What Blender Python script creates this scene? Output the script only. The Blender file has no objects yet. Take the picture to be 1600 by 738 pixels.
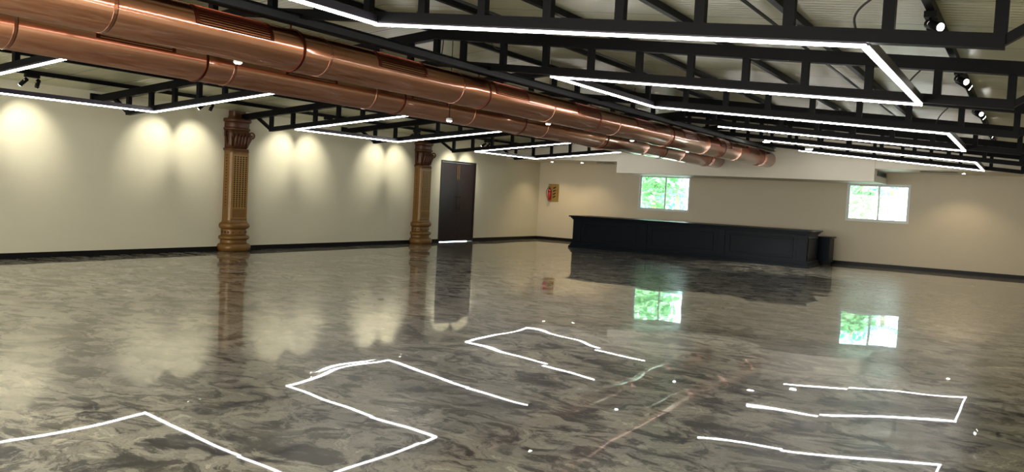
import bpy, bmesh, math, random
from mathutils import Vector, Matrix

scene = bpy.context.scene
C = scene.collection
PI = math.pi
V = Vector

# ------------------------------------------------------------------ camera
YAW, PITCH, ROLL = 0.54961, -0.05133, 0.05199
CAM = V((15.040, -26.241, 1.6))
F_PX = 1317.5


def camera():
    f = V((-math.sin(YAW) * math.cos(PITCH), math.cos(YAW) * math.cos(PITCH), math.sin(PITCH)))
    r = V((math.cos(YAW), math.sin(YAW), 0))
    u = r.cross(f)
    c, s = math.cos(ROLL), math.sin(ROLL)
    r2 = c * r + s * u
    u2 = c * u - s * r
    m = Matrix((r2, u2, -f)).transposed().to_4x4()
    m.translation = CAM
    cd = bpy.data.cameras.new('camera')
    cd.sensor_fit = 'HORIZONTAL'
    cd.sensor_width = 36
    cd.lens = F_PX / 1600 * 36
    cd.clip_start = 0.05
    cd.clip_end = 300
    o = bpy.data.objects.new('camera', cd)
    C.objects.link(o)
    o.matrix_world = m
    scene.camera = o


camera()

# ------------------------------------------------------------------ world, exposure, light levels
WORLD_STRENGTH = 5.5
LED_STRENGTH = 22.0
SPOT_W = 74.0
scene.view_settings.view_transform = 'Standard'
scene.view_settings.look = 'None'
scene.view_settings.exposure = 0.42
scene.view_settings.gamma = 1.0
scene.view_settings.use_curve_mapping = False
w = bpy.data.worlds.new('sky')
scene.world = w
w.use_nodes = True
bg = w.node_tree.nodes['Background']
bg.inputs['Color'].default_value = (0.80, 0.97, 1.0, 1)
bg.inputs['Strength'].default_value = WORLD_STRENGTH
# added fill light just inside the closed rear wall, raises overall brightness
fill_lamp = bpy.data.lights.new('rear_fill', 'AREA')
fill_lamp.shape = 'RECTANGLE'
fill_lamp.size = 13
fill_lamp.size_y = 2.2
fill_lamp.energy = 800
fill_lamp.color = (1.0, 0.97, 0.9)
so_ = bpy.data.objects.new('rear_fill', fill_lamp)
C.objects.link(so_)
so_.location = (7.9, -29.9, 1.5)
so_.rotation_euler = (math.radians(86), 0, 0)


# ------------------------------------------------------------------ materials
def lin(r, g, b):
    def c(v):
        v /= 255.0
        return v / 12.92 if v <= 0.04045 else ((v + 0.055) / 1.055) ** 2.4
    return (c(r), c(g), c(b), 1)


def mat(name, col, rough=0.5, metal=0.0, noise=0.0, nscale=8, bump=0.0, bscale=60, spec=None, emit=None, estr=0, coat=0):
    m = bpy.data.materials.new(name)
    m.use_nodes = True
    nt = m.node_tree
    b = nt.nodes['Principled BSDF']
    b.inputs['Base Color'].default_value = col
    b.inputs['Roughness'].default_value = rough
    b.inputs['Metallic'].default_value = metal
    if spec is not None:
        b.inputs['Specular IOR Level'].default_value = spec
    if coat:
        b.inputs['Coat Weight'].default_value = coat
        b.inputs['Coat Roughness'].default_value = 0.08
    if emit:
        b.inputs['Emission Color'].default_value = emit
        b.inputs['Emission Strength'].default_value = estr
    tc = nt.nodes.new('ShaderNodeTexCoord')
    if noise:
        n = nt.nodes.new('ShaderNodeTexNoise')
        n.inputs['Scale'].default_value = nscale
        n.inputs['Detail'].default_value = 5
        nt.links.new(tc.outputs['Object'], n.inputs['Vector'])
        mx = nt.nodes.new('ShaderNodeMix')
        mx.data_type = 'RGBA'
        mx.inputs['A'].default_value = tuple(max(0, x * (1 - noise)) for x in col[:3]) + (1,)
        mx.inputs['B'].default_value = tuple(min(1, x * (1 + noise)) for x in col[:3]) + (1,)
        nt.links.new(n.outputs['Fac'], mx.inputs['Factor'])
        nt.links.new(mx.outputs['Result'], b.inputs['Base Color'])
    if bump:
        n2 = nt.nodes.new('ShaderNodeTexNoise')
        n2.inputs['Scale'].default_value = bscale
        nt.links.new(tc.outputs['Object'], n2.inputs['Vector'])
        bp = nt.nodes.new('ShaderNodeBump')
        bp.inputs['Strength'].default_value = bump
        bp.inputs['Distance'].default_value = 0.01
        nt.links.new(n2.outputs['Fac'], bp.inputs['Height'])
        nt.links.new(bp.outputs['Normal'], b.inputs['Normal'])
    return m


def floor_material():
    m = bpy.data.materials.new('polished_marble_floor')
    m.use_nodes = True
    nt = m.node_tree
    N, L = nt.nodes, nt.links
    b = N['Principled BSDF']
    geo = N.new('ShaderNodeNewGeometry')
    mp = N.new('ShaderNodeMapping')
    mp.inputs['Rotation'].default_value = (0, 0, 0.5)
    mp.inputs['Scale'].default_value = (0.8, 1.2, 1)
    L.new(geo.outputs['Position'], mp.inputs['Vector'])
    # swirl: domain warp
    warp = N.new('ShaderNodeTexNoise')
    warp.inputs['Scale'].default_value = 1.1
    warp.inputs['Detail'].default_value = 6
    warp.inputs['Roughness'].default_value = 0.6
    L.new(mp.outputs['Vector'], warp.inputs['Vector'])
    wm = N.new('ShaderNodeVectorMath')
    wm.operation = 'MULTIPLY_ADD'
    wm.inputs[1].default_value = (0.8, 0.8, 0)
    L.new(warp.outputs['Color'], wm.inputs[0])
    L.new(mp.outputs['Vector'], wm.inputs[2])
    n1 = N.new('ShaderNodeTexNoise')
    n1.inputs['Scale'].default_value = 3.0
    n1.inputs['Detail'].default_value = 9
    n1.inputs['Roughness'].default_value = 0.72
    n1.inputs['Distortion'].default_value = 1.2
    L.new(wm.outputs['Vector'], n1.inputs['Vector'])
    cr = N.new('ShaderNodeValToRGB')
    e = cr.color_ramp.elements
    e[0].position = 0.34
    e[0].color = lin(22, 22, 23)
    e[1].position = 0.74
    e[1].color = lin(240, 237, 224)
    for p, c in ((0.43, lin(52, 51, 49)), (0.455, lin(108, 106, 100)), (0.49, lin(160, 158, 148)), (0.54, lin(190, 187, 174)), (0.585, lin(150, 148, 138)), (0.63, lin(224, 221, 206))):
        x = e.new(p)
        x.color = c
    L.new(n1.outputs['Fac'], cr.inputs['Fac'])
    # thin dark feathered veins
    n2 = N.new('ShaderNodeTexNoise')
    n2.inputs['Scale'].default_value = 2.0
    n2.inputs['Detail'].default_value = 8
    n2.inputs['Roughness'].default_value = 0.7
    n2.inputs['Distortion'].default_value = 1.0
    L.new(wm.outputs['Vector'], n2.inputs['Vector'])
    cr2 = N.new('ShaderNodeValToRGB')
    e = cr2.color_ramp.elements
    e[0].position = 0.40
    e[0].color = (0.22, 0.21, 0.2, 1)
    e[1].position = 0.46
    e[1].color = (1, 1, 1, 1)
    L.new(n2.outputs['Fac'], cr2.inputs['Fac'])
    # broad tone change over several metres
    n3 = N.new('ShaderNodeTexNoise')
    n3.inputs['Scale'].default_value = 0.22
    n3.inputs['Detail'].default_value = 3
    L.new(geo.outputs['Position'], n3.inputs['Vector'])
    cr3 = N.new('ShaderNodeValToRGB')
    e = cr3.color_ramp.elements
    e[0].position = 0.38
    e[0].color = (0.62, 0.62, 0.63, 1)
    e[1].position = 0.62
    e[1].color = (1.12, 1.1, 1.05, 1)
    L.new(n3.outputs['Fac'], cr3.inputs['Fac'])
    m1 = N.new('ShaderNodeMix')
    m1.data_type = 'RGBA'
    m1.blend_type = 'MULTIPLY'
    m1.inputs['Factor'].default_value = 0.95
    L.new(cr.outputs['Color'], m1.inputs['A'])
    L.new(cr2.outputs['Color'], m1.inputs['B'])
    m2 = N.new('ShaderNodeMix')
    m2.data_type = 'RGBA'
    m2.blend_type = 'MULTIPLY'
    m2.inputs['Factor'].default_value = 1
    L.new(m1.outputs['Result'], m2.inputs['A'])
    L.new(cr3.outputs['Color'], m2.inputs['B'])
    # broken angular fragments
    vo = N.new('ShaderNodeTexVoronoi')
    vo.inputs['Scale'].default_value = 3.8
    vo.inputs['Randomness'].default_value = 1.0
    L.new(wm.outputs['Vector'], vo.inputs['Vector'])
    vs_ = N.new('ShaderNodeSeparateColor')
    L.new(vo.outputs['Color'], vs_.inputs[0])
    cr4 = N.new('ShaderNodeValToRGB')
    e = cr4.color_ramp.elements
    e[0].position = 0.0
    e[0].color = (0.5, 0.5, 0.49, 1)
    e[1].position = 1.0
    e[1].color = (1.22, 1.21, 1.16, 1)
    x = e.new(0.3)
    x.color = (0.86, 0.86, 0.85, 1)
    L.new(vs_.outputs[0], cr4.inputs['Fac'])
    m3 = N.new('ShaderNodeMix')
    m3.data_type = 'RGBA'
    m3.blend_type = 'MULTIPLY'
    m3.inputs['Factor'].default_value = 0.8
    L.new(m2.outputs['Result'], m3.inputs['A'])
    L.new(cr4.outputs['Color'], m3.inputs['B'])
    L.new(m3.outputs['Result'], b.inputs['Base Color'])
    b.inputs['Roughness'].default_value = 0.28
    b.inputs['IOR'].default_value = 1.5
    b.inputs['Specular IOR Level'].default_value = 0.3
    b.inputs['Coat Weight'].default_value = 1.0
    b.inputs['Coat Roughness'].default_value = 0.014
    b.inputs['Coat IOR'].default_value = 1.5
    # each slab lies at a very slightly different tilt
    sn = N.new('ShaderNodeVectorMath')
    sn.operation = 'SNAP'
    sn.inputs[1].default_value = (1.25, 2.45, 10)
    L.new(geo.outputs['Position'], sn.inputs[0])
    wn = N.new('ShaderNodeTexWhiteNoise')
    wn.noise_dimensions = '2D'
    L.new(sn.outputs['Vector'], wn.inputs['Vector'])
    sub = N.new('ShaderNodeVectorMath')
    sub.operation = 'SUBTRACT'
    sub.inputs[1].default_value = (0.5, 0.5, 0.5)
    L.new(wn.outputs['Color'], sub.inputs[0])
    wv = N.new('ShaderNodeTexNoise')
    wv.inputs['Scale'].default_value = 0.9
    wv.inputs['Detail'].default_value = 1
    L.new(geo.outputs['Position'], wv.inputs['Vector'])
    sub2 = N.new('ShaderNodeVectorMath')
    sub2.operation = 'SUBTRACT'
    sub2.inputs[1].default_value = (0.5, 0.5, 0.5)
    L.new(wv.outputs['Color'], sub2.inputs[0])
    a1 = N.new('ShaderNodeVectorMath')
    a1.operation = 'MULTIPLY'
    a1.inputs[1].default_value = (0.003, 0.003, 0)
    L.new(sub.outputs['Vector'], a1.inputs[0])
    a2 = N.new('ShaderNodeVectorMath')
    a2.operation = 'MULTIPLY_ADD'
    a2.inputs[1].default_value = (0.015, 0.015, 0)
    L.new(sub2.outputs['Vector'], a2.inputs[0])
    L.new(a1.outputs['Vector'], a2.inputs[2])
    a3 = N.new('ShaderNodeVectorMath')
    a3.operation = 'ADD'
    L.new(a2.outputs['Vector'], a3.inputs[0])
    L.new(geo.outputs['Normal'], a3.inputs[1])
    nn = N.new('ShaderNodeVectorMath')
    nn.operation = 'NORMALIZE'
    L.new(a3.outputs['Vector'], nn.inputs[0])
    L.new(nn.outputs['Vector'], b.inputs['Normal'])
    L.new(nn.outputs['Vector'], b.inputs['Coat Normal'])
    return m


def roof_material():
    m = bpy.data.materials.new('cream_roof_panel')
    m.use_nodes = True
    nt = m.node_tree
    N, L = nt.nodes, nt.links
    b = N['Principled BSDF']
    geo = N.new('ShaderNodeNewGeometry')
    sx = N.new('ShaderNodeSeparateXYZ')
    L.new(geo.outputs['Position'], sx.inputs[0])
    md = N.new('ShaderNodeMath')
    md.operation = 'PINGPONG'
    md.inputs[1].default_value = 0.5
    L.new(sx.outputs['Y'], md.inputs[0])
    lt = N.new('ShaderNodeMath')
    lt.operation = 'LESS_THAN'
    lt.inputs[1].default_value = 0.008
    L.new(md.outputs[0], lt.inputs[0])
    mx = N.new('ShaderNodeMix')
    mx.data_type = 'RGBA'
    mx.inputs['A'].default_value = lin(196, 195, 164)
    mx.inputs['B'].default_value = lin(70, 66, 56)
    L.new(lt.outputs[0], mx.inputs['Factor'])
    L.new(mx.outputs['Result'], b.inputs['Base Color'])
    b.inputs['Roughness'].default_value = 0.28
    # fine ribs
    ml = N.new('ShaderNodeMath')
    ml.operation = 'MULTIPLY'
    ml.inputs[1].default_value = 2 * PI / 0.1
    L.new(sx.outputs['Y'], ml.inputs[0])
    sn = N.new('ShaderNodeMath')
    sn.operation = 'SINE'
    L.new(ml.outputs[0], sn.inputs[0])
    bp = N.new('ShaderNodeBump')
    bp.inputs['Strength'].default_value = 0.35
    bp.inputs['Distance'].default_value = 0.004
    L.new(sn.outputs[0], bp.inputs['Height'])
    L.new(bp.outputs['Normal'], b.inputs['Normal'])
    return m


def copper_material():
    m = bpy.data.materials.new('polished_copper')
    m.use_nodes = True
    nt = m.node_tree
    N, L = nt.nodes, nt.links
    b = N['Principled BSDF']
    geo = N.new('ShaderNodeNewGeometry')
    mp = N.new('ShaderNodeMapping')
    mp.inputs['Scale'].default_value = (6, 0.8, 6)
    L.new(geo.outputs['Position'], mp.inputs['Vector'])
    n = N.new('ShaderNodeTexNoise')
    n.inputs['Scale'].default_value = 1.5
    n.inputs['Detail'].default_value = 5
    L.new(mp.outputs['Vector'], n.inputs['Vector'])
    mx = N.new('ShaderNodeMix')
    mx.data_type = 'RGBA'
    mx.inputs['A'].default_value = lin(166, 96, 58)
    mx.inputs['B'].default_value = lin(200, 124, 78)
    L.new(n.outputs['Fac'], mx.inputs['Factor'])
    L.new(mx.outputs['Result'], b.inputs['Base Color'])
    b.inputs['Metallic'].default_value = 1
    b.inputs['Roughness'].default_value = 0.3
    b.inputs['Coat Weight'].default_value = 1.0
    b.inputs['Coat IOR'].default_value = 2.5
    b.inputs['Coat Roughness'].default_value = 0.1
    # faint rolled dents in the sheet
    n2 = N.new('ShaderNodeTexNoise')
    n2.inputs['Scale'].default_value = 2.2
    n2.inputs['Detail'].default_value = 2
    L.new(geo.outputs['Position'], n2.inputs['Vector'])
    bp = N.new('ShaderNodeBump')
    bp.inputs['Strength'].default_value = 0.25
    bp.inputs['Distance'].default_value = 0.03
    L.new(n2.outputs['Fac'], bp.inputs['Height'])
    L.new(bp.outputs['Normal'], b.inputs['Normal'])
    return m


M = {
    'floor': floor_material(),
    'roof': roof_material(),
    'copper': copper_material(),
    'copper_dark': mat('copper_grille', lin(120, 62, 44), 0.35, 1.0),
    'copper_seam': mat('copper_seam', lin(92, 46, 32), 0.4, 1.0),
    'wall': mat('cream_wall_paint', lin(214, 209, 184), 0.55, noise=0.03, nscale=3, bump=0.05, bscale=200),
    'wall_far': mat('cream_end_wall_paint', lin(212, 201, 176), 0.55, noise=0.03, nscale=3, bump=0.05, bscale=200),
    'soffit': mat('white_soffit_paint', lin(222, 216, 200), 0.5, noise=0.02, nscale=4),
    'base': mat('black_skirting', lin(20, 18, 18), 0.4, noise=0.1, spec=0.15),
    'steel': mat('black_painted_steel', lin(8, 9, 12), 0.5, noise=0.15, nscale=5, spec=0.12),
    'steel_grey': mat('dark_grey_steel', lin(62, 64, 68), 0.35, 0.4, noise=0.15),
    'housing': mat('lamp_housing', lin(44, 40, 54), 0.35, noise=0.05),
    'led': mat('led_diffuser', (1, 1, 1, 1), 0.4, emit=(1.0, 0.965, 0.93, 1), estr=LED_STRENGTH),
    'lens': mat('spot_lens', (1, 1, 1, 1), 0.3, emit=(1.0, 0.97, 0.88, 1), estr=14),
    'warm_lens': mat('downlight_lens', (1, 1, 1, 1), 0.3, emit=(1.0, 0.9, 0.72, 1), estr=22),
    'chrome': mat('chrome', lin(190, 190, 190), 0.15, 1.0),
    'bar': mat('dark_navy_lacquer', lin(13, 20, 28), 0.4, noise=0.12, nscale=3, spec=0.1),
    'door': mat('dark_brown_door', lin(42, 33, 36), 0.35, noise=0.18, nscale=6, spec=0.3),
    'door_dark': mat('door_frame_dark', lin(28, 24, 26), 0.4, noise=0.1),
    'brass': mat('brass', lin(196, 152, 84), 0.25, 1.0),
    'bronze': mat('aged_bronze', lin(92, 70, 50), 0.35, 0.8),
    'gold': mat('gold_painted_wood', lin(120, 86, 38), 0.4, 0.1, noise=0.22, nscale=9, bump=0.2, bscale=40),
    'gold_panel': mat('gold_carved_panel', lin(150, 114, 54), 0.4, 0.1, noise=0.2, nscale=9),
    'gold_red': mat('copper_painted_carving', lin(84, 50, 28), 0.45, 0.1, noise=0.3, nscale=10, bump=0.3, bscale=40),
    'hole': mat('pierced_dark', lin(30, 18, 8), 0.7, noise=0.1),
    'frame_white': mat('white_window_frame', lin(226, 228, 226), 0.35, noise=0.02),
    'board': mat('photoluminescent_yellow_board', lin(150, 124, 60), 0.5, noise=0.06),
    'red': mat('extinguisher_red', lin(170, 34, 40), 0.25, noise=0.05),
    'blackmark': mat('dark_red_print', lin(52, 16, 12), 0.5, noise=0.05),
    'rubber': mat('black_rubber', lin(24, 24, 26), 0.5, noise=0.05),
    'leaf_a': mat('light_green_leaf', lin(160, 210, 158), 0.5, noise=0.3, nscale=3),
    'leaf_b': mat('blue_green_leaf', lin(140, 208, 190), 0.5, noise=0.3, nscale=3),
    'bark': mat('pale_bark', lin(186, 160, 138), 0.8, noise=0.25, nscale=6),
    'ground': mat('pale_concrete_yard', lin(222, 220, 210), 0.8, noise=0.08, nscale=1),
    'white_build': mat('white_render', lin(236, 236, 230), 0.7, noise=0.04),
}
gl = bpy.data.materials.new('clear_glass')
gl.use_nodes = True
nt = gl.node_tree
nt.nodes.remove(nt.nodes['Principled BSDF'])
tr = nt.nodes.new('ShaderNodeBsdfTransparent')
tr.inputs['Color'].default_value = (0.93, 0.98, 0.96, 1)
gs = nt.nodes.new('ShaderNodeBsdfGlossy')
gs.inputs['Roughness'].default_value = 0.02
fr = nt.nodes.new('ShaderNodeFresnel')
ms = nt.nodes.new('ShaderNodeMixShader')
nt.links.new(fr.outputs[0], ms.inputs[0])
nt.links.new(tr.outputs[0], ms.inputs[1])
nt.links.new(gs.outputs[0], ms.inputs[2])
nt.links.new(ms.outputs[0], nt.nodes['Material Output'].inputs['Surface'])
M['glass'] = gl


# ------------------------------------------------------------------ mesh helpers
class MB:
    def __init__(self):
        self.v = []
        self.f = []
        self.smooth = []

    def add(self, vs, fs, smooth=False):
        n = len(self.v)
        self.v += [tuple(p) for p in vs]
        for q in fs:
            self.f.append([i + n for i in q])
            self.smooth.append(smooth)
        return self

    def box(self, x0, x1, y0, y1, z0, z1):
        vs = [(x, y, z) for z in (z0, z1) for y in (y0, y1) for x in (x0, x1)]
        return self.add(vs, [(0, 2, 3, 1), (4, 5, 7, 6), (0, 1, 5, 4), (2, 6, 7, 3), (0, 4, 6, 2), (1, 3, 7, 5)])

    def bar(self, a, b, wd, ht, up=(0, 0, 1)):
        """rectangular bar from a to b, wd sideways, ht along up"""
        a, b, up = V(a), V(b), V(up)
        d = (b - a).normalized()
        s = d.cross(up).normalized()
        u = s.cross(d).normalized()
        s *= wd / 2
        u *= ht / 2
        vs = [a - s - u, a + s - u, a + s + u, a - s + u, b - s - u, b + s - u, b + s + u, b - s + u]
        return self.add(vs, [(0, 1, 2, 3), (7, 6, 5, 4), (0, 4, 5, 1), (1, 5, 6, 2), (2, 6, 7, 3), (3, 7, 4, 0)])

    def vbar(self, a, b, wy, ht):
        """bar lying in an XZ plane, its ends cut vertically: exact heights"""
        (x0, y, z0), (x1, _, z1) = a, b
        h = ht / 2
        vs = [(x0, y - wy / 2, z0 - h), (x0, y + wy / 2, z0 - h), (x0, y + wy / 2, z0 + h), (x0, y - wy / 2, z0 + h),
              (x1, y - wy / 2, z1 - h), (x1, y + wy / 2, z1 - h), (x1, y + wy / 2, z1 + h), (x1, y - wy / 2, z1 + h)]
        return self.add(vs, [(0, 1, 2, 3), (7, 6, 5, 4), (0, 4, 5, 1), (1, 5, 6, 2), (2, 6, 7, 3), (3, 7, 4, 0)])

    def tube(self, pts, r, n=12, caps=True):
        pts = [V(p) for p in pts]
        rs = r if isinstance(r, (list, tuple)) else [r] * len(pts)
        vs, fs = [], []
        prev = None
        for i, p in enumerate(pts):
            d = (pts[min(i + 1, len(pts) - 1)] - pts[max(i - 1, 0)]).normalized()
            if prev is None:
                s = d.cross(V((0, 0, 1)))
                if s.length < 1e-3:
                    s = d.cross(V((1, 0, 0)))
            else:
                s = prev - d * prev.dot(d)
            s.normalize()
            prev = s
            t = d.cross(s)
            for k in range(n):
                a = 2 * PI * k / n
                vs.append(p + rs[i] * (math.cos(a) * s + math.sin(a) * t))
        for i in range(len(pts) - 1):
            for k in range(n):
                k2 = (k + 1) % n
                fs.append((i * n + k, i * n + k2, (i + 1) * n + k2, (i + 1) * n + k))
        self.add(vs, fs, True)
        if caps:
            m = len(self.v) - len(vs)
            self.f.append([m + k for k in range(n)][::-1])
            self.smooth.append(False)
            self.f.append([m + (len(pts) - 1) * n + k for k in range(n)])
            self.smooth.append(False)
        return self

    def rings(self, rings, closed=True, caps=True, smooth=True):
        n = len(rings[0])
        vs = [p for r in rings for p in r]
        fs = []
        for i in range(len(rings) - 1):
            for k in range(n if closed else n - 1):
                k2 = (k + 1) % n
                fs.append((i * n + k, i * n + k2, (i + 1) * n + k2, (i + 1) * n + k))
        self.add(vs, fs, smooth)
        if caps:
            m = len(self.v) - len(vs)
            self.f.append([m + k for k in range(n)][::-1])
            self.smooth.append(False)
            self.f.append([m + (len(rings) - 1) * n + k for k in range(n)])
            self.smooth.append(False)
        return self

    def build(self, name, material, parent=None, bevel=0, origin=None):
        me = bpy.data.meshes.new(name)
        o0 = V(origin) if origin is not None else V((0, 0, 0))
        me.from_pydata([tuple(V(p) - o0) for p in self.v], [], self.f)
        me.update()
        bm = bmesh.new()
        bm.from_mesh(me)
        bmesh.ops.recalc_face_normals(bm, faces=bm.faces)
        bm.to_mesh(me)
        bm.free()
        for p, s in zip(me.polygons, self.smooth):
            p.use_smooth = s
        me.materials.append(material)
        o = bpy.data.objects.new(name, me)
        C.objects.link(o)
        o.location = o0
        if parent:
            o.parent = parent
            o.location = o0
        if bevel:
            b = o.modifiers.new('bevel', 'BEVEL')
            b.width = bevel
            b.segments = 2
            b.limit_method = 'ANGLE'
        return o


def tag(o, label=None, cat=None, group=None, kind=None):
    if label:
        o['label'] = label
    if cat:
        o['category'] = cat
    if group:
        o['group'] = group
    if kind:
        o['kind'] = kind
    return o


def empty(name, loc=(0, 0, 0), rz=0, label=None, cat=None, group=None):
    o = bpy.data.objects.new(name, None)
    o.empty_display_size = 0.1
    C.objects.link(o)
    o.location = loc
    o.rotation_euler = (0, 0, rz)
    return tag(o, label, cat, group)


def copy_tree(o, parent=None):
    c = o.copy()
    C.objects.link(c)
    if parent:
        c.parent = parent
    for ch in list(o.children):
        copy_tree(ch, c)
    return c


def struct(mb, name, material, label=None, parent=None, **k):
    o = mb.build(name, material, parent, **k)
    if parent is None:
        tag(o, label, name.split('_')[0], kind='structure')
    return o


# ------------------------------------------------------------------ room numbers
XC = 7.93                 # ridge
XR = 15.86                # right wall
YB = -30.0                # wall behind the camera
ROOF_Z = 3.88
SL = 0.1


def roof_z(x):
    return ROOF_Z - SL * abs(x - XC)


# ------------------------------------------------------------------ structure
struct(MB().box(-0.25, XR + 0.25, YB - 0.25, 0.25, -0.12, 0), 'floor', M['floor'], 'polished grey and brown swirled marble floor')

DOOR = (-5.93, -4.09, 2.47)
lw = MB()
lw.box(-0.22, 0, YB, DOOR[0], 0, 3.3)
lw.box(-0.22, 0, DOOR[1], 0.22, 0, 3.3)
lw.box(-0.22, 0, DOOR[0], DOOR[1], DOOR[2], 3.3)
struct(lw, 'wall_left', M['wall'], 'long cream wall with spotlight pools')

W1 = (3.84, 5.62, 1.25, 2.43)
W2 = (10.40, 12.10, 1.29, 2.40)
fw = MB()
for x0, x1, z0, z1 in ((0, W1[0], 0, 4.1), (W1[1], W2[0], 0, 4.1), (W2[1], XR, 0, 4.1)):
    fw.box(x0, x1, 0, 0.22, z0, z1)
for a in (W1, W2):
    fw.box(a[0], a[1], 0, 0.22, 0, a[2])
    fw.box(a[0], a[1], 0, 0.22, a[3], 4.1)
struct(fw, 'wall_far', M['wall_far'], 'cream end wall with two windows')
struct(MB().box(XR, XR + 0.22, YB, 0.22, 0, 3.3), 'wall_right', M['wall'], 'long cream wall on the right')
struct(MB().box(-0.22, XR + 0.22, YB - 0.22, YB, 0, 4.1), 'wall_back', M['wall'], 'cream wall behind the viewer')

roof = MB()
ps = [(-0.25, roof_z(-0.25)), (XC, ROOF_Z), (XR + 0.25, roof_z(XR + 0.25))]
lo = [(x, YB - 0.25, z) for x, z in ps] + [(x, YB - 0.25, z + 0.12) for x, z in reversed(ps)]
hi = [(x, 0.25, z) for x, _, z in lo]
roof.add(lo + hi, [(0, 1, 7, 6), (1, 2, 8, 7), (3, 4, 10, 9), (4, 5, 11, 10), (2, 3, 9, 8), (5, 0, 6, 11), (0, 5, 4, 1), (1, 4, 3, 2), (6, 7, 10, 11), (7, 8, 9, 10)])
struct(roof, 'ceiling', M['roof'], 'cream ribbed roof panels')

# flat soffit along the end wall and the deep box in its middle
SOF, BX0, BX1, BZ, BY = 2.73, 4.05, 11.46, 2.385, -2.3
s = MB().box(0, BX0, BY, 0, SOF, SOF + 0.1).box(BX1, XR, BY, 0, SOF, SOF + 0.1)
s.box(0, XR, BY, BY + 0.08, SOF + 0.1, 2.93)
fx = [0.0, XC, XR]
vs = [(x, BY, 2.93) for x in fx] + [(x, BY, roof_z(x) + 0.05) for x in reversed(fx)]
vs += [(x, BY + 0.08, z) for x, _, z in vs]
s.add(vs, [(0, 1, 4, 5), (1, 2, 3, 4), (6, 7, 10, 11), (7, 8, 9, 10)])
struct(s, 'trim_1', M['soffit'], 'flat white soffit along the end wall')
struct(MB().box(BX0, BX1, BY - 0.03, 0, BZ, SOF + 0.22), 'trim_2', M['soffit'], 'white boxed bulkhead over the bar', bevel=0.006)

for nm, b in (('baseboard_left', MB().box(0, 0.018, YB, DOOR[0], 0, 0.1).box(0, 0.018, DOOR[1], 0, 0, 0.1)),
              ('baseboard_far', MB().box(0, XR, -0.018, 0, 0, 0.1)),
              ('baseboard_right', MB().box(XR - 0.018, XR, YB, 0, 0, 0.1))):
    struct(b, nm, M['base'], 'low black skirting board')


# windows: white sliding frames
def window(name, a, sash_x, label):
    x0, x1, z0, z1 = a
    root = empty(name, ((x0 + x1) / 2, 0, z0))
    tag(root, label, 'window', kind='structure')
    cx = (x0 + x1) / 2

    def P(mb, nm, m, **k):
        mb.v = [(p[0] - cx, p[1], p[2] - z0) for p in mb.v]
        return mb.build(nm, m, root, **k)
    t = 0.045
    f = MB()
    f.box(x0, x1, -0.02, 0.1, z0, z0 + t).box(x0, x1, -0.02, 0.1, z1 - t, z1)
    f.box(x0, x0 + t, -0.02, 0.1, z0 + t, z1 - t).box(x1 - t, x1, -0.02, 0.1, z0 + t, z1 - t)
    P(f, 'window_frame', M['frame_white'], bevel=0.004)
    s = 0.035
    for nm, (a0, a1), y in (('sash', (x0 + t, sash_x + s), 0.02), ('sash', (sash_x - s, x1 - t), 0.06)):
        g = MB()
        b0, b1 = z0 + t, z1 - t
        g.box(a0, a1, y, y + 0.03, b0, b0 + s).box(a0, a1, y, y + 0.03, b1 - s, b1)
        g.box(a0, a0 + s, y, y + 0.03, b0 + s, b1 - s).box(a1 - s, a1, y, y + 0.03, b0 + s, b1 - s)
        so = P(g, nm, M['frame_white'])
        gl_ = MB().box(a0 + s, a1 - s, y + 0.012, y + 0.018, b0 + s, b1 - s)
        P(gl_, 'pane', M['glass']).parent = so
    return root


window('window_1', W1, 4.76, 'white sliding window at the left, above the bar')
window('window_2', W2, 11.26, 'white sliding window right of the bar')

# ------------------------------------------------------------------ double door
dr = empty('door_1', (0, (DOOR[0] + DOOR[1]) / 2, 0))
tag(dr, 'tall dark brown double door in the long wall', 'door', kind='structure')
dy = (DOOR[1] - DOOR[0]) / 2


def DP(mb, nm, m, parent=dr, **k):
    return mb.build(nm, m, parent, **k)


DP(MB().box(-0.16, 0.02, -dy, -dy + 0.05, 0, DOOR[2]).box(-0.16, 0.02, dy - 0.05, dy, 0, DOOR[2]).box(-0.16, 0.02, -dy + 0.05, dy - 0.05, DOOR[2] - 0.05, DOOR[2]), 'door_frame', M['door_dark'])
for sgn in (-1, 1):
    a, b = sorted((sgn * 0.004, sgn * (dy - 0.052)))
    leaf = DP(MB().box(-0.06, -0.01, a, b, 0.02, DOOR[2] - 0.055), 'door_leaf', M['door'], bevel=0.003)
    h = MB()
    y = sgn * 0.085
    h.tube([(0.045, y, 0.98), (0.045, y, 1.42)], 0.012, 10)
    h.tube([(-0.012, y, 1.03), (0.045, y, 1.03)], 0.009, 8).tube([(-0.012, y, 1.37), (0.045, y, 1.37)], 0.009, 8)
    DP(h, 'door_handle', M['bronze'], leaf)
    DP(MB().box(-0.011, -0.003, sgn * 0.045 - 0.009, sgn * 0.045 + 0.009, 1.92, 2.36), 'brass_strip', M['brass'], leaf)  # thin vertical brass strip high on each leaf
DP(MB().tube([(-0.012, 0.04, 0.9), (0.004, 0.04, 0.9)], 0.024, 14), 'lock', M['bronze'])


# ------------------------------------------------------------------ roof trusses
T_Y = [-3.45 - 3.354 * k for k in range(7)]           # 0 = farthest
ORD = ['farthest', 'second from the bar', 'third from the bar', 'fourth from the bar', 'fifth from the bar', 'sixth from the bar', 'nearest']
posts = [1.06 + 0.642 * i for i in range(11)]
posts = posts + [XC] + [2 * XC - p for p in reversed(posts)]


def bot_z(x):           # centre of bottom chord
    return 3.327 - 0.0935 * abs(x - XC)


def top_z(x):           # centre of top chord
    return 3.715 - SL * abs(x - XC)


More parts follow.
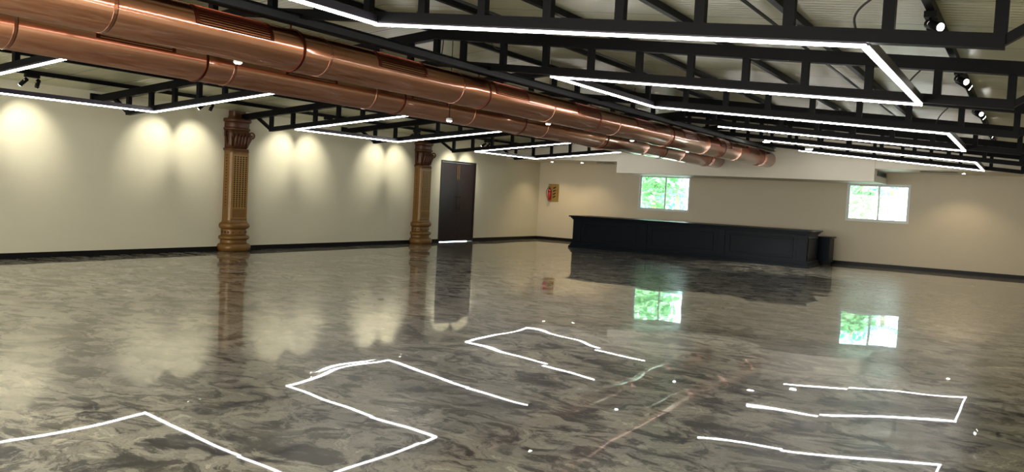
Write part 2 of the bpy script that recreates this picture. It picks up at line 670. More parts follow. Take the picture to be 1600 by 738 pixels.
def make_truss():
    t = empty('roof_truss')
    top = MB().vbar((0.05, 0, top_z(0.05)), (XC, 0, top_z(XC)), 0.11, 0.13).vbar((XC, 0, top_z(XC)), (XR - 0.05, 0, top_z(XR - 0.05)), 0.11, 0.13)
    top.build('top_chord', M['steel'], t)
    k = 1.03
    bt = MB().vbar((k, 0, bot_z(k)), (XC, 0, bot_z(XC)), 0.09, 0.09).vbar((XC, 0, bot_z(XC)), (2 * XC - k, 0, bot_z(k)), 0.09, 0.09)
    bt.build('bottom_chord', M['steel'], t)
    for sgn in (-1, 1):
        X = lambda x: x if sgn < 0 else 2 * XC - x
        MB().bar((X(1.06), 0, bot_z(1.06) - 0.01), (X(0.62), 0, top_z(0.62) - 0.04), 0.06, 0.06, (0, 1, 0)).build('end_brace', M['steel'], t)
        MB().box(min(X(0.0), X(0.05)), max(X(0.0), X(0.05)), -0.09, 0.09, 2.86, 3.04).build('wall_plate', M['steel'], t)
    for x in posts:
        MB().box(x - 0.038, x + 0.038, -0.035, 0.035, bot_z(x) + 0.03, top_z(x) - 0.04).build('post', M['steel'], t)
    return t


proto = make_truss()
for k, y in enumerate(T_Y):
    o = proto if k == 0 else copy_tree(proto)
    o.location = (0, y, 0)
    lab = {0: 'black steel gable truss closest to the white bulkhead and the bar',
           6: 'black steel gable truss overhead, nearest the viewer'}.get(k, 'black steel gable truss, %s, spanning the hall' % ORD[k])
    tag(o, lab, 'roof truss', 'gable trusses across the hall')

# purlins
purl = [(0.1, 'against the left wall'), (1.05, 'nearest the left wall carrying wall spotlights'), (2.3, 'second from the left wall'), (3.55, 'third from the left wall'), (4.8, 'fourth from the left wall'),
        (6.1, 'just left of the left copper duct'), (7.75, 'at the ridge between the copper ducts'), (9.35, 'just right of the right copper duct'),
        (10.55, 'second right of the copper ducts'), (11.9, 'third right of the copper ducts'), (13.1, 'fourth right of the copper ducts'), (14.27, 'carrying the right-hand spotlights')]
for x, lab in purl[1:]:
    z = roof_z(x) - 0.045
    o = MB().box(-0.03, 0.03, YB + 0.02 - BY, 0, -0.035, 0.035).build('purlin', M['steel'])
    o.location = (x, BY - 0.001, z)
    tag(o, 'black roof purlin running lengthwise, ' + lab, 'purlin', 'lengthwise roof purlins')

# rails above the ducts
for x, lab in ((8.80, 'black channel rail above the right copper duct'), (7.05, 'black channel rail above the left copper duct')):
    RZ = 3.175
    r = empty('duct_rail', (x, 0, RZ), label=lab, cat='rail')
    MB().box(-0.012, 0.012, -28, BY - 0.03, -0.04, 0.04).build('web', M['steel_grey'], r)
    MB().box(-0.05, 0.06, -28, BY - 0.03, 0.04, 0.052).box(-0.05, 0.06, -28, BY - 0.03, -0.052, -0.04).build('flange', M['steel'], r)
    for y in T_Y:
        MB().box(-0.01, 0.01, y - 0.01, y + 0.01, 0.05, bot_z(x) - 0.04 - RZ).build('hanger_rod', M['steel'], r)


# ------------------------------------------------------------------ copper ducts
def duct(x, z, r0, r1, side, label):
    root = empty('air_duct', (x, 0, z), label=label, cat='air duct', group='copper air ducts under the ridge')
    n = 40
    ys = [-28.5, -11.0, -10.7, BY - 0.032]
    rs = [r0, r0, r1, r1]
    rings = [[(r * math.cos(2 * PI * k / n), y, r * math.sin(2 * PI * k / n)) for k in range(n)] for y, r in zip(ys, rs)]
    MB().rings(rings).build('duct_tube', M['copper'], root)

    def rad(y):
        return r0 if y < -10.85 else r1
    y = -27.0
    i = 0
    while y < -3.2:
        r = rad(y)
        for dyy, wd, rr, m in ((0, 0.03, 0.004, 'copper'), (0.03, 0.008, 0.002, 'copper_seam')):
            ring = [[((r + e) * math.cos(2 * PI * k / n), yy, (r + e) * math.sin(2 * PI * k / n)) for k in range(n)]
                    for yy, e in ((y + dyy, -0.002), (y + dyy, rr), (y + dyy + wd, rr), (y + dyy + wd, -0.002))]
            MB().rings(ring, caps=False, smooth=False).build('seam_collar', M[m], root)
        if i % 1 == 0 and y + 1.6 < -3:
            # slotted side grille with frame and slats
            for sd in (1, -1):
                g0, g1 = y + 0.75, y + 1.62
                a0, a1 = (0.06, 0.98)
                R = rad(g0)
                if rad(g1) != R:
                    continue
                g = MB()

                def pt(a, yy, e):
                    return (sd * (R + e) * math.cos(a), yy, (R + e) * math.sin(a))
                na = 10
                outer = [[pt(a0 + (a1 - a0) * k / na, yy, e) for k in range(na + 1)] for yy, e in ((g0, 0), (g0, 0.012), (g0 + 0.04, 0.012), (g0 + 0.04, 0.0))]
                g.rings(outer, closed=False, caps=False, smooth=False)
                outer = [[pt(a0 + (a1 - a0) * k / na, yy, e) for k in range(na + 1)] for yy, e in ((g1, 0), (g1, 0.012), (g1 - 0.04, 0.012), (g1 - 0.04, 0.0))]
                g.rings(outer, closed=False, caps=False, smooth=False)
                ns = 9
                for q in range(ns):
                    a = a0 + (a1 - a0) * q / (ns - 1)
                    ww = 0.03 if q in (0, ns - 1) else 0.022
                    vs = [pt(a - ww, g0, 0.002), pt(a - ww, g1, 0.002), pt(a, g0, 0.014), pt(a, g1, 0.014), pt(a + ww, g0, 0.002), pt(a + ww, g1, 0.002)]
                    g.add(vs, [(0, 1, 3, 2), (2, 3, 5, 4)])
                gg = g.build('grille', M['copper_dark'], root)
        y += 2.38
        i += 1
    for y in T_Y:
        r = rad(y) + 0.006
        ring = [[((r + e) * math.cos(2 * PI * k / n), yy, (r + e) * math.sin(2 * PI * k / n)) for k in range(n)]
                for yy, e in ((y - 0.015, -0.004), (y - 0.015, 0.006), (y + 0.015, 0.006), (y + 0.015, -0.004))]
        MB().rings(ring, caps=False, smooth=False).box(-0.006, 0.006, y - 0.006, y + 0.006, r, bot_z(x) - 0.042 - z).build('hanger_strap', M['copper_seam'], root)
    return root


duct(8.65, 2.90, 0.203, 0.222, 1, 'long round polished copper air duct, the right one of the pair')
duct(7.20, 2.85, 0.215, 0.23, -1, 'long round polished copper air duct, the left one of the pair')

# ------------------------------------------------------------------ LED light lines
XLO, XLI, XRI, XRO = 1.80, 5.79, 9.77, 14.01


def led(a, b, label, along_x):
    root = empty('led_light_line', a, label=label, cat='light', group='linear LED lamps under the trusses')
    a0, b0 = V((0, 0, 0)), V(b) - V(a)
    if along_x:
        d = b0
        e = V((0.022 if d.x > 0 else -0.022, 0, 0))
        MB().vbar(tuple(a0 - e + V((0, 0, 0.018))), tuple(b0 + e + V((0, 0, 0.018))), 0.056, 0.012).build('housing', M['housing'], root)
        MB().vbar(tuple(a0 - e), tuple(b0 + e), 0.021, 0.017).build('diffuser', M['led'], root)
    else:
        sg = 0.022 if b0.y > 0 else -0.022
        a1, b1 = V((0, sg, 0)), b0 - V((0, sg, 0))
        MB().bar(a1 + V((0, 0, 0.046)), b1 + V((0, 0, 0.046)), 0.07, 0.07).build('housing', M['housing'], root)
        MB().bar(a1, b1, 0.021, 0.017).build('diffuser', M['led'], root)
    return root


def lz(x):
    return bot_z(x) - 0.045 - 0.024


names = ['the farthest truss', 'the second-farthest truss', 'the third-farthest truss', 'the fourth-farthest truss',
         'the fifth-farthest truss', 'the sixth-farthest truss', 'the truss overhead']
for k, y in enumerate(T_Y):
    led((XRI, y, lz(XRI)), (XRO, y, lz(XRO)), 'white LED light line right of the ducts, under %s' % names[k], True)
    led((XLO, y, lz(XLO)), (XLI, y, lz(XLI)), 'white LED light line left of the ducts, under %s' % names[k], True)
for k in range(6):
    # right meander: outer link between truss 0-1, inner 1-2, ...
    x = XRO if k % 2 == 0 else XRI
    where = 'outer end' if k % 2 == 0 else 'duct end'
    if k != 1:
        led((x, T_Y[k + 1], lz(x)), (x, T_Y[k], lz(x)), 'lengthwise LED line from %s to the nearer one, right, %s' % (names[k], where), False)
    x = XLO if k % 2 == 0 else XLI
    if k == 1:
        continue
    where = 'by the left wall' if k % 2 == 0 else 'beside the left duct'
    led((x, T_Y[k + 1], lz(x)), (x, T_Y[k], lz(x)), 'lengthwise LED line from %s to the nearer one, %s' % (names[k], where), False)


# ------------------------------------------------------------------ spotlights
def make_spot(sgn, targets, lens='lens', watt=SPOT_W):
    root = empty('twin_spotlight')
    MB().box(-0.045, 0.045, -0.11, 0.11, -0.05, 0).build('mounting_box', M['steel'], root, bevel=0.004)
    for i, (ty, tgt) in enumerate(targets):
        p = V((0, ty, -0.10))
        d = (V(tgt)).normalized()
        MB().tube([(0, ty, -0.045), p], 0.01, 8).tube([p - V((0, 0.035, 0)), p + V((0, 0.035, 0))], 0.018, 10).build('swivel', M['chrome'], root)
        hd = MB().tube([p - d * 0.03, p - d * 0.028, p + d * 0.13, p + d * 0.132], [0.026, 0.033, 0.036, 0.032], 18).build('lamp_head', M['steel'], root)
        MB().tube([p + d * 0.133, p + d * 0.137], 0.03, 18).build('lens', M[lens], hd)
        ld = bpy.data.lights.new('bulb', 'SPOT')
        ld.energy = watt
        ld.color = (1.0, 0.94, 0.78)
        ld.spot_size = math.radians(60)
        ld.spot_blend = 0.9
        ld.shadow_soft_size = 0.03
        lo_ = bpy.data.objects.new('bulb', ld)
        C.objects.link(lo_)
        lo_.parent = hd
        lo_.location = p + d * 0.15
        lo_.rotation_euler = d.to_track_quat('-Z', 'Y').to_euler()
    return root


SZ = roof_z(1.05) - 0.08
mids = [(-18.6, 'beside the nearest left light line'), (-15.15, 'left of the nearer carved column'), (-11.8, 'between the two carved columns, nearer one'),
        (-8.5, 'just before the farther carved column'), (-5.1, 'in front of the dark double door')]
sp = make_spot(-1, [(-0.1, (-1.0, -0.36, -0.78)), (0.1, (-1.0, 0.36, -0.78))])
for i, (y, lab) in enumerate(mids):
    o = sp if i == 0 else copy_tree(sp)
    o.location = (1.05, y, SZ)
    tag(o, 'black twin spotlight aimed at the left wall, ' + lab, 'spotlight', 'spotlights on the left wall side')
sp = make_spot(1, [(-0.07, (0.8, -0.9, -0.42)), (0.07, (1.0, 0.32, -0.62))], watt=9)
for i, (y, lab) in enumerate(((-18.9, 'nearest in its row'), (-15.9, 'second nearest in its row'), (-12.7, 'third nearest in its row'), (-9.6, 'fourth nearest in its row'), (-6.1, 'farthest in its row'))):
    o = sp if i == 0 else copy_tree(sp)
    o.location = (14.27, y, roof_z(14.27) - 0.08)
    tag(o, 'black twin spotlight at the right end of the trusses, ' + lab, 'spotlight', 'spotlights on the right side')

# recessed downlights
for i, (x, y, z, lab) in enumerate(((1.0, -0.95, SOF, 'left of the pair near the far corner'), (2.15, -0.95, SOF, 'right of the pair near the far corner'), (13.45, -1.0, SOF, 'right of the second window'))):
    r = empty('downlight', (x, y, z), label='small round recessed soffit downlight, ' + lab, cat='downlight', group='recessed soffit downlights')
    MB().tube([(0, 0, 0.001), (0, 0, -0.012)], [0.062, 0.055], 20).build('rim', M['frame_white'], r)
    MB().tube([(0, 0, -0.0125), (0, 0, -0.02)], [0.045, 0.03], 20).build('lens', M['warm_lens'], r)
    ld = bpy.data.lights.new('bulb', 'SPOT')
    ld.energy = 45
    ld.color = (1.0, 0.78, 0.5)
    ld.spot_size = math.radians(120)
    ld.spot_blend = 0.6
    ld.shadow_soft_size = 0.04
    lo_ = bpy.data.objects.new('bulb', ld)
    C.objects.link(lo_)
    lo_.parent = r
    lo_.location = (0, 0, -0.03)

# pendant flood lamps hanging before the bulkhead
for i, (x, y, lab) in enumerate(((9.2, -4.6, 'beside the right copper duct end'), (10.1, -3.9, 'right of the copper ducts before the bulkhead'))):
    zt = roof_z(x) - 0.01
    zl = 3.22 if i == 0 else 3.10
    r = empty('hanging_downlight', (x, y, zl), label='small white hanging lamp ' + lab, cat='lamp')
    MB().tube([(0, 0, 0.05), (0, 0, zt - zl)], 0.006, 8).build('stem', M['steel'], r)
    MB().tube([(0, 0, 0.0), (0, 0, 0.045), (0, 0, 0.06)], [0.1, 0.1, 0.03], 22).build('shade', M['frame_white'], r)
    MB().tube([(0, 0, -0.018), (0, 0, -0.001)], [0.07, 0.092], 22).build('lens', M['lens'], r)
    ld = bpy.data.lights.new('bulb', 'SPOT')
    ld.energy = 190
    ld.color = (1.0, 0.93, 0.78)
    ld.spot_size = math.radians(75)
    ld.spot_blend = 0.5
    ld.shadow_soft_size = 0.05
    lo_ = bpy.data.objects.new('bulb', ld)
    C.objects.link(lo_)
    lo_.parent = r
    lo_.location = (0, 0, -0.04)


# little downlights hanging in the gap between the two ducts
for y, zl, lab in ((-20.25, 2.80, 'nearest the viewer'), (-16.5, 2.57, 'second nearest'), (-13.65, 2.80, 'third nearest'), (-10.1, 2.80, 'fourth nearest'), (-6.8, 2.80, 'farthest')):
    r = empty('duct_downlight', (XC, y, zl), label='tiny round downlight hung between the copper ducts, ' + lab, cat='downlight', group='downlights between the copper ducts')
    MB().tube([(0, 0, 0.03), (0, 0, roof_z(XC) - zl)], 0.005, 8).build('stem', M['steel'], r)
    MB().tube([(0, 0, 0.0), (0, 0, 0.03), (0, 0, 0.04)], [0.045, 0.045, 0.02], 20).build('rim', M['frame_white'], r)
    MB().tube([(0, 0, -0.014), (0, 0, -0.0005)], [0.03, 0.04], 20).build('lens', M['lens'], r)
    ld = bpy.data.lights.new('bulb', 'SPOT')
    ld.energy = 25
    ld.color = (1.0, 0.93, 0.78)
    ld.spot_size = math.radians(90)
    ld.spot_blend = 0.8
    ld.shadow_soft_size = 0.03
    lo_ = bpy.data.objects.new('bulb', ld)
    C.objects.link(lo_)
    lo_.parent = r
    lo_.location = (0, 0, -0.03)


# ------------------------------------------------------------------ vents
def vent(name, loc, sx, sy, sz, axis, label):
    r = empty(name, loc, label=label, cat='vent')
    if axis == 'x':      # lies on a face looking +X
        MB().box(0, 0.012, -sy / 2, sy / 2, 0, 0.02).box(0, 0.012, -sy / 2, sy / 2, sz - 0.02, sz).box(0, 0.012, -sy / 2, -sy / 2 + 0.02, 0.02, sz - 0.02).box(0, 0.012, sy / 2 - 0.02, sy / 2, 0.02, sz - 0.02).build('vent_frame', M['steel_grey'], r)
        m = MB()
        n = 7
        for i in range(n):
            z = 0.025 + (sz - 0.05) * (i + 0.5) / n
            m.add([(0.002, -sy / 2 + 0.02, z + 0.01), (0.002, sy / 2 - 0.02, z + 0.01), (0.012, sy / 2 - 0.02, z - 0.008), (0.012, -sy / 2 + 0.02, z - 0.008)], [(0, 1, 2, 3)])
        m.build('louvers', M['steel_grey'], r)
        MB().box(0, 0.0015, -sy / 2 + 0.02, sy / 2 - 0.02, 0.02, sz - 0.02).build('backing', M['steel'], r)
    else:
        MB().box(-sx / 2, sx / 2, -sy / 2, sy / 2, -0.012, 0).build('vent_frame', M['steel_grey'], r)
        m = MB()
        for k in range(3):
            yy = -sy / 2 + sy * (k + 0.5) / 3
            m.box(-sx / 2 + 0.02, sx / 2 - 0.02, yy - 0.006, yy + 0.006, -0.018, -0.012)
        m.build('slots', M['steel'], r)
    return r


vent('vent_grille', (BX1, -1.1, BZ + 0.17), 0, 1.6, 0.14, 'x', 'dark louvred grille on the right side of the white bulkhead')
vent('slot_vent', (3.2, -1.35, SOF), 0.6, 0.12, 0, 'z', 'slot air vent in the soffit left of the bulkhead')
vent('slot_vent', (12.9, -1.5, SOF), 0.9, 0.12, 0, 'z', 'slot air vent in the soffit right of the bulkhead')


# ------------------------------------------------------------------ carved columns
def half_ring(z, hw, dp, e=0.7, n=28):
    out = []
    for i in range(n + 1):
        a = -PI / 2 + PI * i / n
        c, s = max(0.0, math.cos(a)), math.sin(a)
        out.append((0.001 + dp * c ** e, hw * math.copysign(abs(s) ** e, s), z))
    return out


def roll(mb, z0, z1, hw, dp, bulge, e=0.6, steps=8):
    rg = []
    for i in range(steps + 1):
        t = i / steps
        b = bulge * math.sin(PI * t) ** 0.6
        rg.append(half_ring(z0 + (z1 - z0) * t, hw + b, dp + b, e))
    return mb.rings(rg)


def poly(z, hw, dp):
    return [(0.001, -hw, z), (dp * 0.8, -hw, z), (dp, -hw * 0.88, z), (dp, hw * 0.88, z), (dp * 0.8, hw, z), (0.001, hw, z)]


def make_column():
    c = empty('carved_column')
    b = MB()
    roll(b, 0.0, 0.17, 0.32, 0.33, 0.05)
    roll(b, 0.17, 0.25, 0.285, 0.30, 0.005)
    roll(b, 0.25, 0.35, 0.295, 0.31, 0.045)
    roll(b, 0.35, 0.49, 0.27, 0.285, 0.006)
    roll(b, 0.49, 0.63, 0.285, 0.30, 0.05)
    b.build('base', M['gold'], c)
    bd = MB()
    for i in range(9):
        a = -1.25 + 2.5 * i / 8
        r = half_ring(0.42, 0.276, 0.291, 0.6, 40)
        p = V(r[int(20 + 19 * math.sin(a))])
        bd.tube([p - V((0.01, 0, 0)), p + V((0.012, 0, 0))], [0.026, 0.012], 8)
    bd.build('base_studs', M['gold_red'], c)
    s = MB().rings([poly(0.63, 0.27, 0.25), poly(0.68, 0.255, 0.235), poly(2.16, 0.25, 0.23), poly(2.2, 0.262, 0.245)], smooth=False)
    s.build('shaft', M['gold'], c)
    # front panel: raised border and pierced grid
    pn = MB().box(0.23, 0.252, -0.21, -0.19, 0.72, 2.12).box(0.23, 0.252, 0.19, 0.21, 0.72, 2.12).box(0.23, 0.252, -0.19, 0.19, 2.1, 2.12).box(0.23, 0.252, -0.19, 0.19, 0.93, 0.95).box(0.23, 0.252, -0.19, 0.19, 0.72, 0.74)
    for i in range(6):
        y = -0.19 + 0.076 * i
        pn.box(0.23, 0.248, y - 0.014, y + 0.014, 0.95, 2.1)
    for j in range(25):
        z = 0.97 + 1.12 * j / 24
        pn.box(0.23, 0.246, -0.19, 0.19, z - 0.008, z + 0.008)
    pn.build('pierced_panel', M['gold_panel'], c)
    MB().box(0.225, 0.2375, -0.189, 0.189, 0.95, 2.1).build('panel_backing', M['hole'], c)
    # narrow side strips with studs
    st = MB()
    for sgn in (-1, 1):
        for j in range(18):
            z = 1.0 + 1.1 * j / 17
            p = V((0.09, sgn * 0.25, z))
            d = V((0.0, sgn * 1.0, 0))
            st.tube([p - d * 0.004, p + d * 0.014], [0.018, 0.01], 7)
    st.build('side_studs', M['hole'], c)
    cp = MB()
    roll(cp, 2.2, 2.25, 0.275, 0.26, 0.012)
    # bell widening upward
    cp.rings([half_ring(2.25 + 0.4 * t, 0.25 + 0.03 * t * t, 0.235 + 0.04 * t * t, 0.65) for t in (0, .25, .5, .75, 1)])
    roll(cp, 2.65, 2.70, 0.285, 0.28, 0.012)
    roll(cp, 2.70, 2.82, 0.27, 0.27, 0.004)
    roll(cp, 2.82, 2.90, 0.29, 0.29, 0.02)
    cp.build('capital', M['gold_red'], c)
    # scrolls and leaves round the bell
    sc = MB()
    for yy, xx in ((-0.245, 0.235), (0.245, 0.235), (-0.27, 0.09), (0.27, 0.09)):
        d = V((xx, yy, 0)).normalized()
        pts = []
        rr = []
        for i in range(26):
            t = i / 25
            a = -PI / 2 + t * 2.6 * PI
            r = 0.075 * (1 - 0.75 * t)
            pts.append(V((xx, yy, 2.56)) + d * (0.02 + r * math.cos(a)) + V((0, 0, r * math.sin(a))))
            rr.append(0.022 * (1 - 0.4 * t))
        pts.insert(0, V((xx * 0.82, yy * 0.82, 2.3)))
        rr.insert(0, 0.02)
        sc.tube(pts, rr, 8)
    for i in range(5):
        y = -0.17 + 0.085 * i
        x = 0.25
        pts = [(x - 0.02, y, 2.27), (x - 0.005, y, 2.38), (x + 0.02, y, 2.5), (x + 0.055, y, 2.57), (x + 0.07, y, 2.53)]
        sc.tube(pts, [0.014, 0.03, 0.034, 0.024, 0.01], 8)
    sc.build('scrolls', M['gold_red'], c)
    MB().rings([poly(2.9, 0.2, 0.2), poly(2.96, 0.17, 0.18), poly(roof_z(0.1) - 0.03, 0.17, 0.18)], smooth=False).build('neck_block', M['gold_red'], c)
    return c


col = make_column()
for i, (y, lab) in enumerate(((-13.60, 'gold and copper carved column against the cream wall, the nearer one'), (-6.93, 'gold and copper carved column beside the dark double door'))):
    o = col if i == 0 else copy_tree(col)
    o.location = (0, y, 0)
    tag(o, lab, 'column', 'carved wall columns')

# ------------------------------------------------------------------ bar counter
bc = empty('bar_counter', (6.45, -2.2, 0), label='long dark navy bar counter with moulded top and plinth', cat='bar counter')
x0, x1, y0, y1 = 2.95 - 6.45, 10.0 - 6.45, -0.68, 0.62
body = MB().box(x0, x1, y0, y1, 0.1, 0.92)
body.build('body', M['bar'], bc)
pl = MB().box(x0 - 0.1, x1 + 0.1, y0 - 0.1, y1 + 0.02, 0, 0.06).box(x0 - 0.07, x1 + 0.07, y0 - 0.07, y1 + 0.01, 0.06, 0.1).box(x0 - 0.045, x1 + 0.045, y0 - 0.045, y1 + 0.005, 0.1, 0.15)
pl.build('plinth', M['bar'], bc, bevel=0.006)
cn = MB().box(x0 - 0.035, x1 + 0.035, y0 - 0.035, y1 + 0.005, 0.87, 0.91).box(x0 - 0.07, x1 + 0.07, y0 - 0.07, y1 + 0.01, 0.91, 0.95)
cn.build('cornice', M['bar'], bc, bevel=0.006)
MB().box(x0 - 0.12, x1 + 0.12, y0 - 0.12, y1 + 0.03, 0.95, 0.99).build('countertop', M['bar'], bc, bevel=0.008)
xs = [x0, x0 + (x1 - x0) / 3, x0 + 2 * (x1 - x0) / 3, x1]
for i, x in enumerate(xs):
    a = 0.0 if i == 0 else (-0.26 if i == 3 else -0.11)
    MB().box(x + a, x + a + (0.26 if i in (0, 3) else 0.22), y0 - 0.025, y0 + 0.01, 0.15, 0.87).build('pilaster', M['bar'], bc, bevel=0.004)
for i in range(3):
    a = xs[i] + (0.36 if i == 0 else 0.22)
    b = xs[i + 1] - (0.36 if i == 2 else 0.22)
    m = MB()
    z0, z1, t = 0.24, 0.78, 0.05
    m.box(a, b, y0 - 0.016, y0 + 0.005, z0, z0 + t).box(a, b, y0 - 0.016, y0 + 0.005, z1 - t, z1).box(a, a + t, y0 - 0.016, y0 + 0.005, z0 + t, z1 - t).box(b - t, b, y0 - 0.016, y0 + 0.005, z0 + t, z1 - t)
    m.build('panel_moulding', M['bar'], bc, bevel=0.005)
MB().box(x1 - 0.005, x1 + 0.016, y0 + 0.1, y1 - 0.1, 0.22, 0.27).box(x1 - 0.005, x1 + 0.016, y0 + 0.1, y1 - 0.1, 0.75, 0.8).box(x1 - 0.005, x1 + 0.016, y0 + 0.1, y0 + 0.15, 0.27, 0.75).box(x1 - 0.005, x1 + 0.016, y1 - 0.15, y1 - 0.1, 0.27, 0.75).build('end_panel_moulding', M['bar'], bc, bevel=0.005)

bb = empty('back_counter', (7.2, -0.9, 0), label='lower dark cabinet standing behind the right end of the bar', cat='cabinet')
MB().box(-3.0, 3.05, -0.3, 0.32, 0.08, 0.78).build('body', M['bar'], bb)
MB().box(-3.03, 3.1, -0.33, 0.34, 0.78, 0.81).build('top', M['bar'], bb, bevel=0.004)
MB().box(-2.96, 3.0, -0.26, 0.3, 0, 0.08).build('kickboard', M['base'], bb)

# ------------------------------------------------------------------ fire extinguisher and its board
bx, bz = 0.60, 1.36
bd = empty('extinguisher_board', (bx, -0.001, bz), label='yellow fire point board with dark diagonal stripes on the end wall', cat='sign')
MB().box(-0.21, 0.21, -0.012, 0, 0, 0.62).build('board', M['board'], bd)
st = MB()
for i in range(4):
    z = 0.12 + 0.105 * i
    st.add([(-0.02, -0.0135, z), (0.09, -0.0135, z + 0.05), (0.09, -0.0135, z + 0.105), (-0.02, -0.0135, z + 0.055),
            (-0.02, -0.0115, z), (0.09, -0.0115, z + 0.05), (0.09, -0.0115, z + 0.105), (-0.02, -0.0115, z + 0.055)],
           [(0, 1, 2, 3), (7, 6, 5, 4), (0, 4, 5, 1), (1, 5, 6, 2), (2, 6, 7, 3), (3, 7, 4, 0)])
st.build('diagonal_stripes', M['blackmark'], bd)
MB().box(0.12, 0.18, -0.0135, -0.0115, 0.08, 0.44).box(-0.18, 0.18, -0.0135, -0.0115, 0.56, 0.575).build('printed_border', M['brass'], bd)
ex = empty('fire_extinguisher', (bx - 0.11, -0.1, bz + 0.05), label='red fire extinguisher with black hose hung on the yellow board', cat='fire extinguisher')
MB().tube([(0, 0, 0), (0, 0, 0.015), (0, 0, 0.33), (0, 0, 0.37), (0, 0, 0.4)], [0.05, 0.065, 0.065, 0.045, 0.02], 22).build('cylinder', M['red'], ex)
MB().tube([(0, 0, 0.4), (0, 0, 0.44)], 0.022, 12).bar((0.01, 0, 0.45), (-0.08, 0, 0.47), 0.02, 0.012).bar((0.01, 0, 0.43), (-0.08, 0, 0.43), 0.02, 0.01).build('valve', M['rubber'], ex)
MB().tube([(-0.02, 0, 0.42), (-0.08, 0, 0.41), (-0.125, 0, 0.34), (-0.135, 0, 0.24), (-0.11, 0, 0.14), (-0.07, -0.01, 0.07)], 0.009, 8).build('hose', M['rubber'], ex)
MB().box(-0.03, 0.03, 0.05, 0.08, 0.28, 0.32).tube([(0, 0, 0.29), (0, 0, 0.31)], 0.068, 22).build('wall_bracket', M['rubber'], ex)


# ------------------------------------------------------------------ cables among the trusses
def cable(pts, label, r=0.008):
    P = [V(p) for p in pts]
    out = []
    for i in range(len(P) - 1):
        p0, p1, p2, p3 = P[max(i - 1, 0)], P[i], P[i + 1], P[min(i + 2, len(P) - 1)]
        for k in range(6):
            t = k / 6
            out.append(0.5 * ((2 * p1) + (-p0 + p2) * t + (2 * p0 - 5 * p1 + 4 * p2 - p3) * t * t + (-p0 + 3 * p1 - 3 * p2 + p3) * t ** 3))
    out.append(P[-1])
    o = MB().tube(out, r, 8).build('hanging_cable', M['rubber'])
    tag(o, label, 'cable', 'cables among the trusses')


y = T_Y[5]
cable([(10.3, y + .05, 3.40), (10.27, y + .06, 3.28), (10.17, y + .06, 3.17), (10.0, y + .05, 3.09)], 'thin black cable curving down beside the bright LED corner')
cable([(14.10, y + .06, 3.06), (13.98, y + .07, 2.98), (13.93, y + .07, 2.9), (13.95, y + .06, 2.8)], 'black cable curving down at the top right of the hall')
y = T_Y[4]
cable([(8.0, y + .05, 3.66), (7.98, y + .06, 3.5), (7.95, y + .05, 3.33)], 'thin vertical black cable beside the middle truss post')
cable([(8.75, y + .05, 3.62), (8.85, y + .07, 3.5), (8.98, y + .07, 3.49), (9.0, y + .06, 3.6)], 'small black cable loop hanging under the truss top chord')
cable([(14.0, y + .06, 3.06), (13.9, y + .07, 2.95), (13.85, y + .06, 2.83)], 'short black cable left of the lit right-hand spotlight')
y = T_Y[3]
cable([(14.0, y + .06, 3.06), (13.9, y + .07, 2.95), (13.85, y + .06, 2.83)], 'short black cable behind the large LED corner')
# conduit pipes beside two purlins
for x, lab in ((9.62, 'grey conduit pipe beside the purlin nearest the right duct'), (12.85, 'grey conduit pipe beside the outer right purlins')):
    o = MB().tube([(0, -25.5, 0), (0, -3.0, 0)], 0.016, 10).build('conduit_pipe', M['steel_grey'])
    o.location = (x, 0, roof_z(x) - 0.07)
    tag(o, lab, 'pipe', 'conduit pipes under the roof')


# ------------------------------------------------------------------ outside
struct(MB().box(-30, 45, 0.3, 60, -0.4, -0.3), 'trim_3', M['ground'], 'pale yard outside the windows')
struct(MB().box(-12, -0.22, -20, 5, -0.1, -0.01), 'trim_4', M['ground'], 'pale terrace outside the door')
random.seed(5)


def tree(x, y, h, cr, n, m, label, trunk=0.12, cz=None):
    r = empty('tree', (x, y, -0.3), label=label, cat='tree')
    MB().tube([(0, 0, 0), (0.05, 0, h * 0.45), (-0.05, 0.05, h * 0.8)], [trunk, trunk * 0.8, trunk * 0.4], 10).build('trunk', M['bark'], r)
    f = MB()
    for i in range(n):
        d = V((random.gauss(0, 1), random.gauss(0, 1), random.gauss(0, 0.9)))
        d = d.normalized() * cr * random.random() ** 0.4
        p = V((0, 0, (cz or h * 0.75))) + d
        a = V((random.uniform(-1, 1), random.uniform(-1, 1), random.uniform(-.7, .3))).normalized()
        b = a.cross(V((random.uniform(-1, 1), random.uniform(-1, 1), 1))).normalized()
        L_, w_ = random.uniform(0.18, 0.34), 0.09
        f.add([p, p + a * L_ * 0.5 + b * w_, p + a * L_, p + a * L_ * 0.5 - b * w_], [(0, 1, 2, 3)])
    f.build('foliage', m, r)


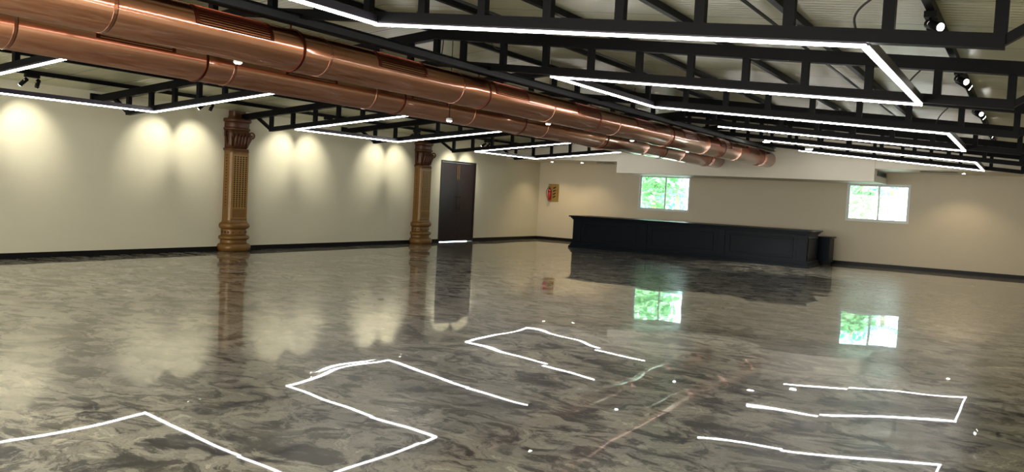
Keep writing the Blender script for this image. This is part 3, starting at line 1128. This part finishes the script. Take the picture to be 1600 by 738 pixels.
def palm(x, y, h, label):
    r = empty('palm_tree', (x, y, -0.3), label=label, cat='tree')
    MB().tube([(0, 0, 0), (0.06, 0, h * 0.5), (0, 0, h)], [0.14, 0.1, 0.08], 12).build('trunk', M['bark'], r)
    for k in range(11):
        a = 2 * PI * k / 11 + 0.2
        f = MB()
        d = V((math.cos(a), math.sin(a), 0))
        s_ = V((-math.sin(a), math.cos(a), 0))
        rib = []
        for i in range(9):
            t = i / 8
            rib.append(V((0, 0, h)) + d * (1.5 * t) + V((0, 0, 0.55 * math.sin(t * 2.2) - 0.75 * t * t)))
        f.tube(rib, 0.012, 5)
        for i in range(1, 9):
            for sg in (-1, 1):
                for q in range(2):
                    p = rib[i] if q == 0 else (rib[i] + rib[i - 1]) / 2
                    L_ = 0.42 * (1 - 0.5 * i / 8)
                    e = p + s_ * sg * L_ + d * 0.12 - V((0, 0, 0.14))
                    f.add([p, (p + e) / 2 + d * 0.03, e, (p + e) / 2 - d * 0.03], [(0, 1, 2, 3)])
        f.build('frond', M['leaf_b'], r)


tree(2.9, 3.6, 3.4, 1.1, 900, M['leaf_a'], 'light green leafy tree at the left side of the left window', cz=2.7)
tree(0.5, 10.0, 4.0, 1.3, 1100, M['leaf_b'], 'blue-green tree farther off through the left window', cz=1.9)
palm(2.6, 6.9, 2.2, 'palm tree seen through the right pane of the left window')
tree(10.3, 3.2, 3.6, 0.62, 600, M['leaf_a'], 'yellow-green tree with pale trunk behind the right window', trunk=0.13, cz=2.1)
tree(8.9, 10.0, 4.6, 1.3, 1100, M['leaf_b'], 'blue-green tree behind the left pane of the right window', cz=2.9)
palm(10.75, 6.6, 2.75, 'palm tree with drooping fronds behind the right pane of the right window')
hb = empty('outbuilding', (9.6, 16.0, -1.0), label='white low building with sloping roof beyond the right window', cat='building')
MB().box(-4, 4, -1, 3, 0, 2.0).build('walls', M['white_build'], hb)
MB().add([(-4.4, -1.4, 1.95), (4.4, -1.4, 1.95), (4.4, 1, 3.1), (-4.4, 1, 3.1), (4.4, 3.4, 1.95), (-4.4, 3.4, 1.95),
          (-4.4, -1.4, 1.87), (4.4, -1.4, 1.87), (4.4, 3.4, 1.87), (-4.4, 3.4, 1.87)],
         [(0, 1, 2, 3), (3, 2, 4, 5), (6, 9, 8, 7), (0, 6, 7, 1), (1, 7, 8, 4, 2), (4, 8, 9, 5), (5, 9, 6, 0, 3)]).build('roof', M['white_build'], hb)
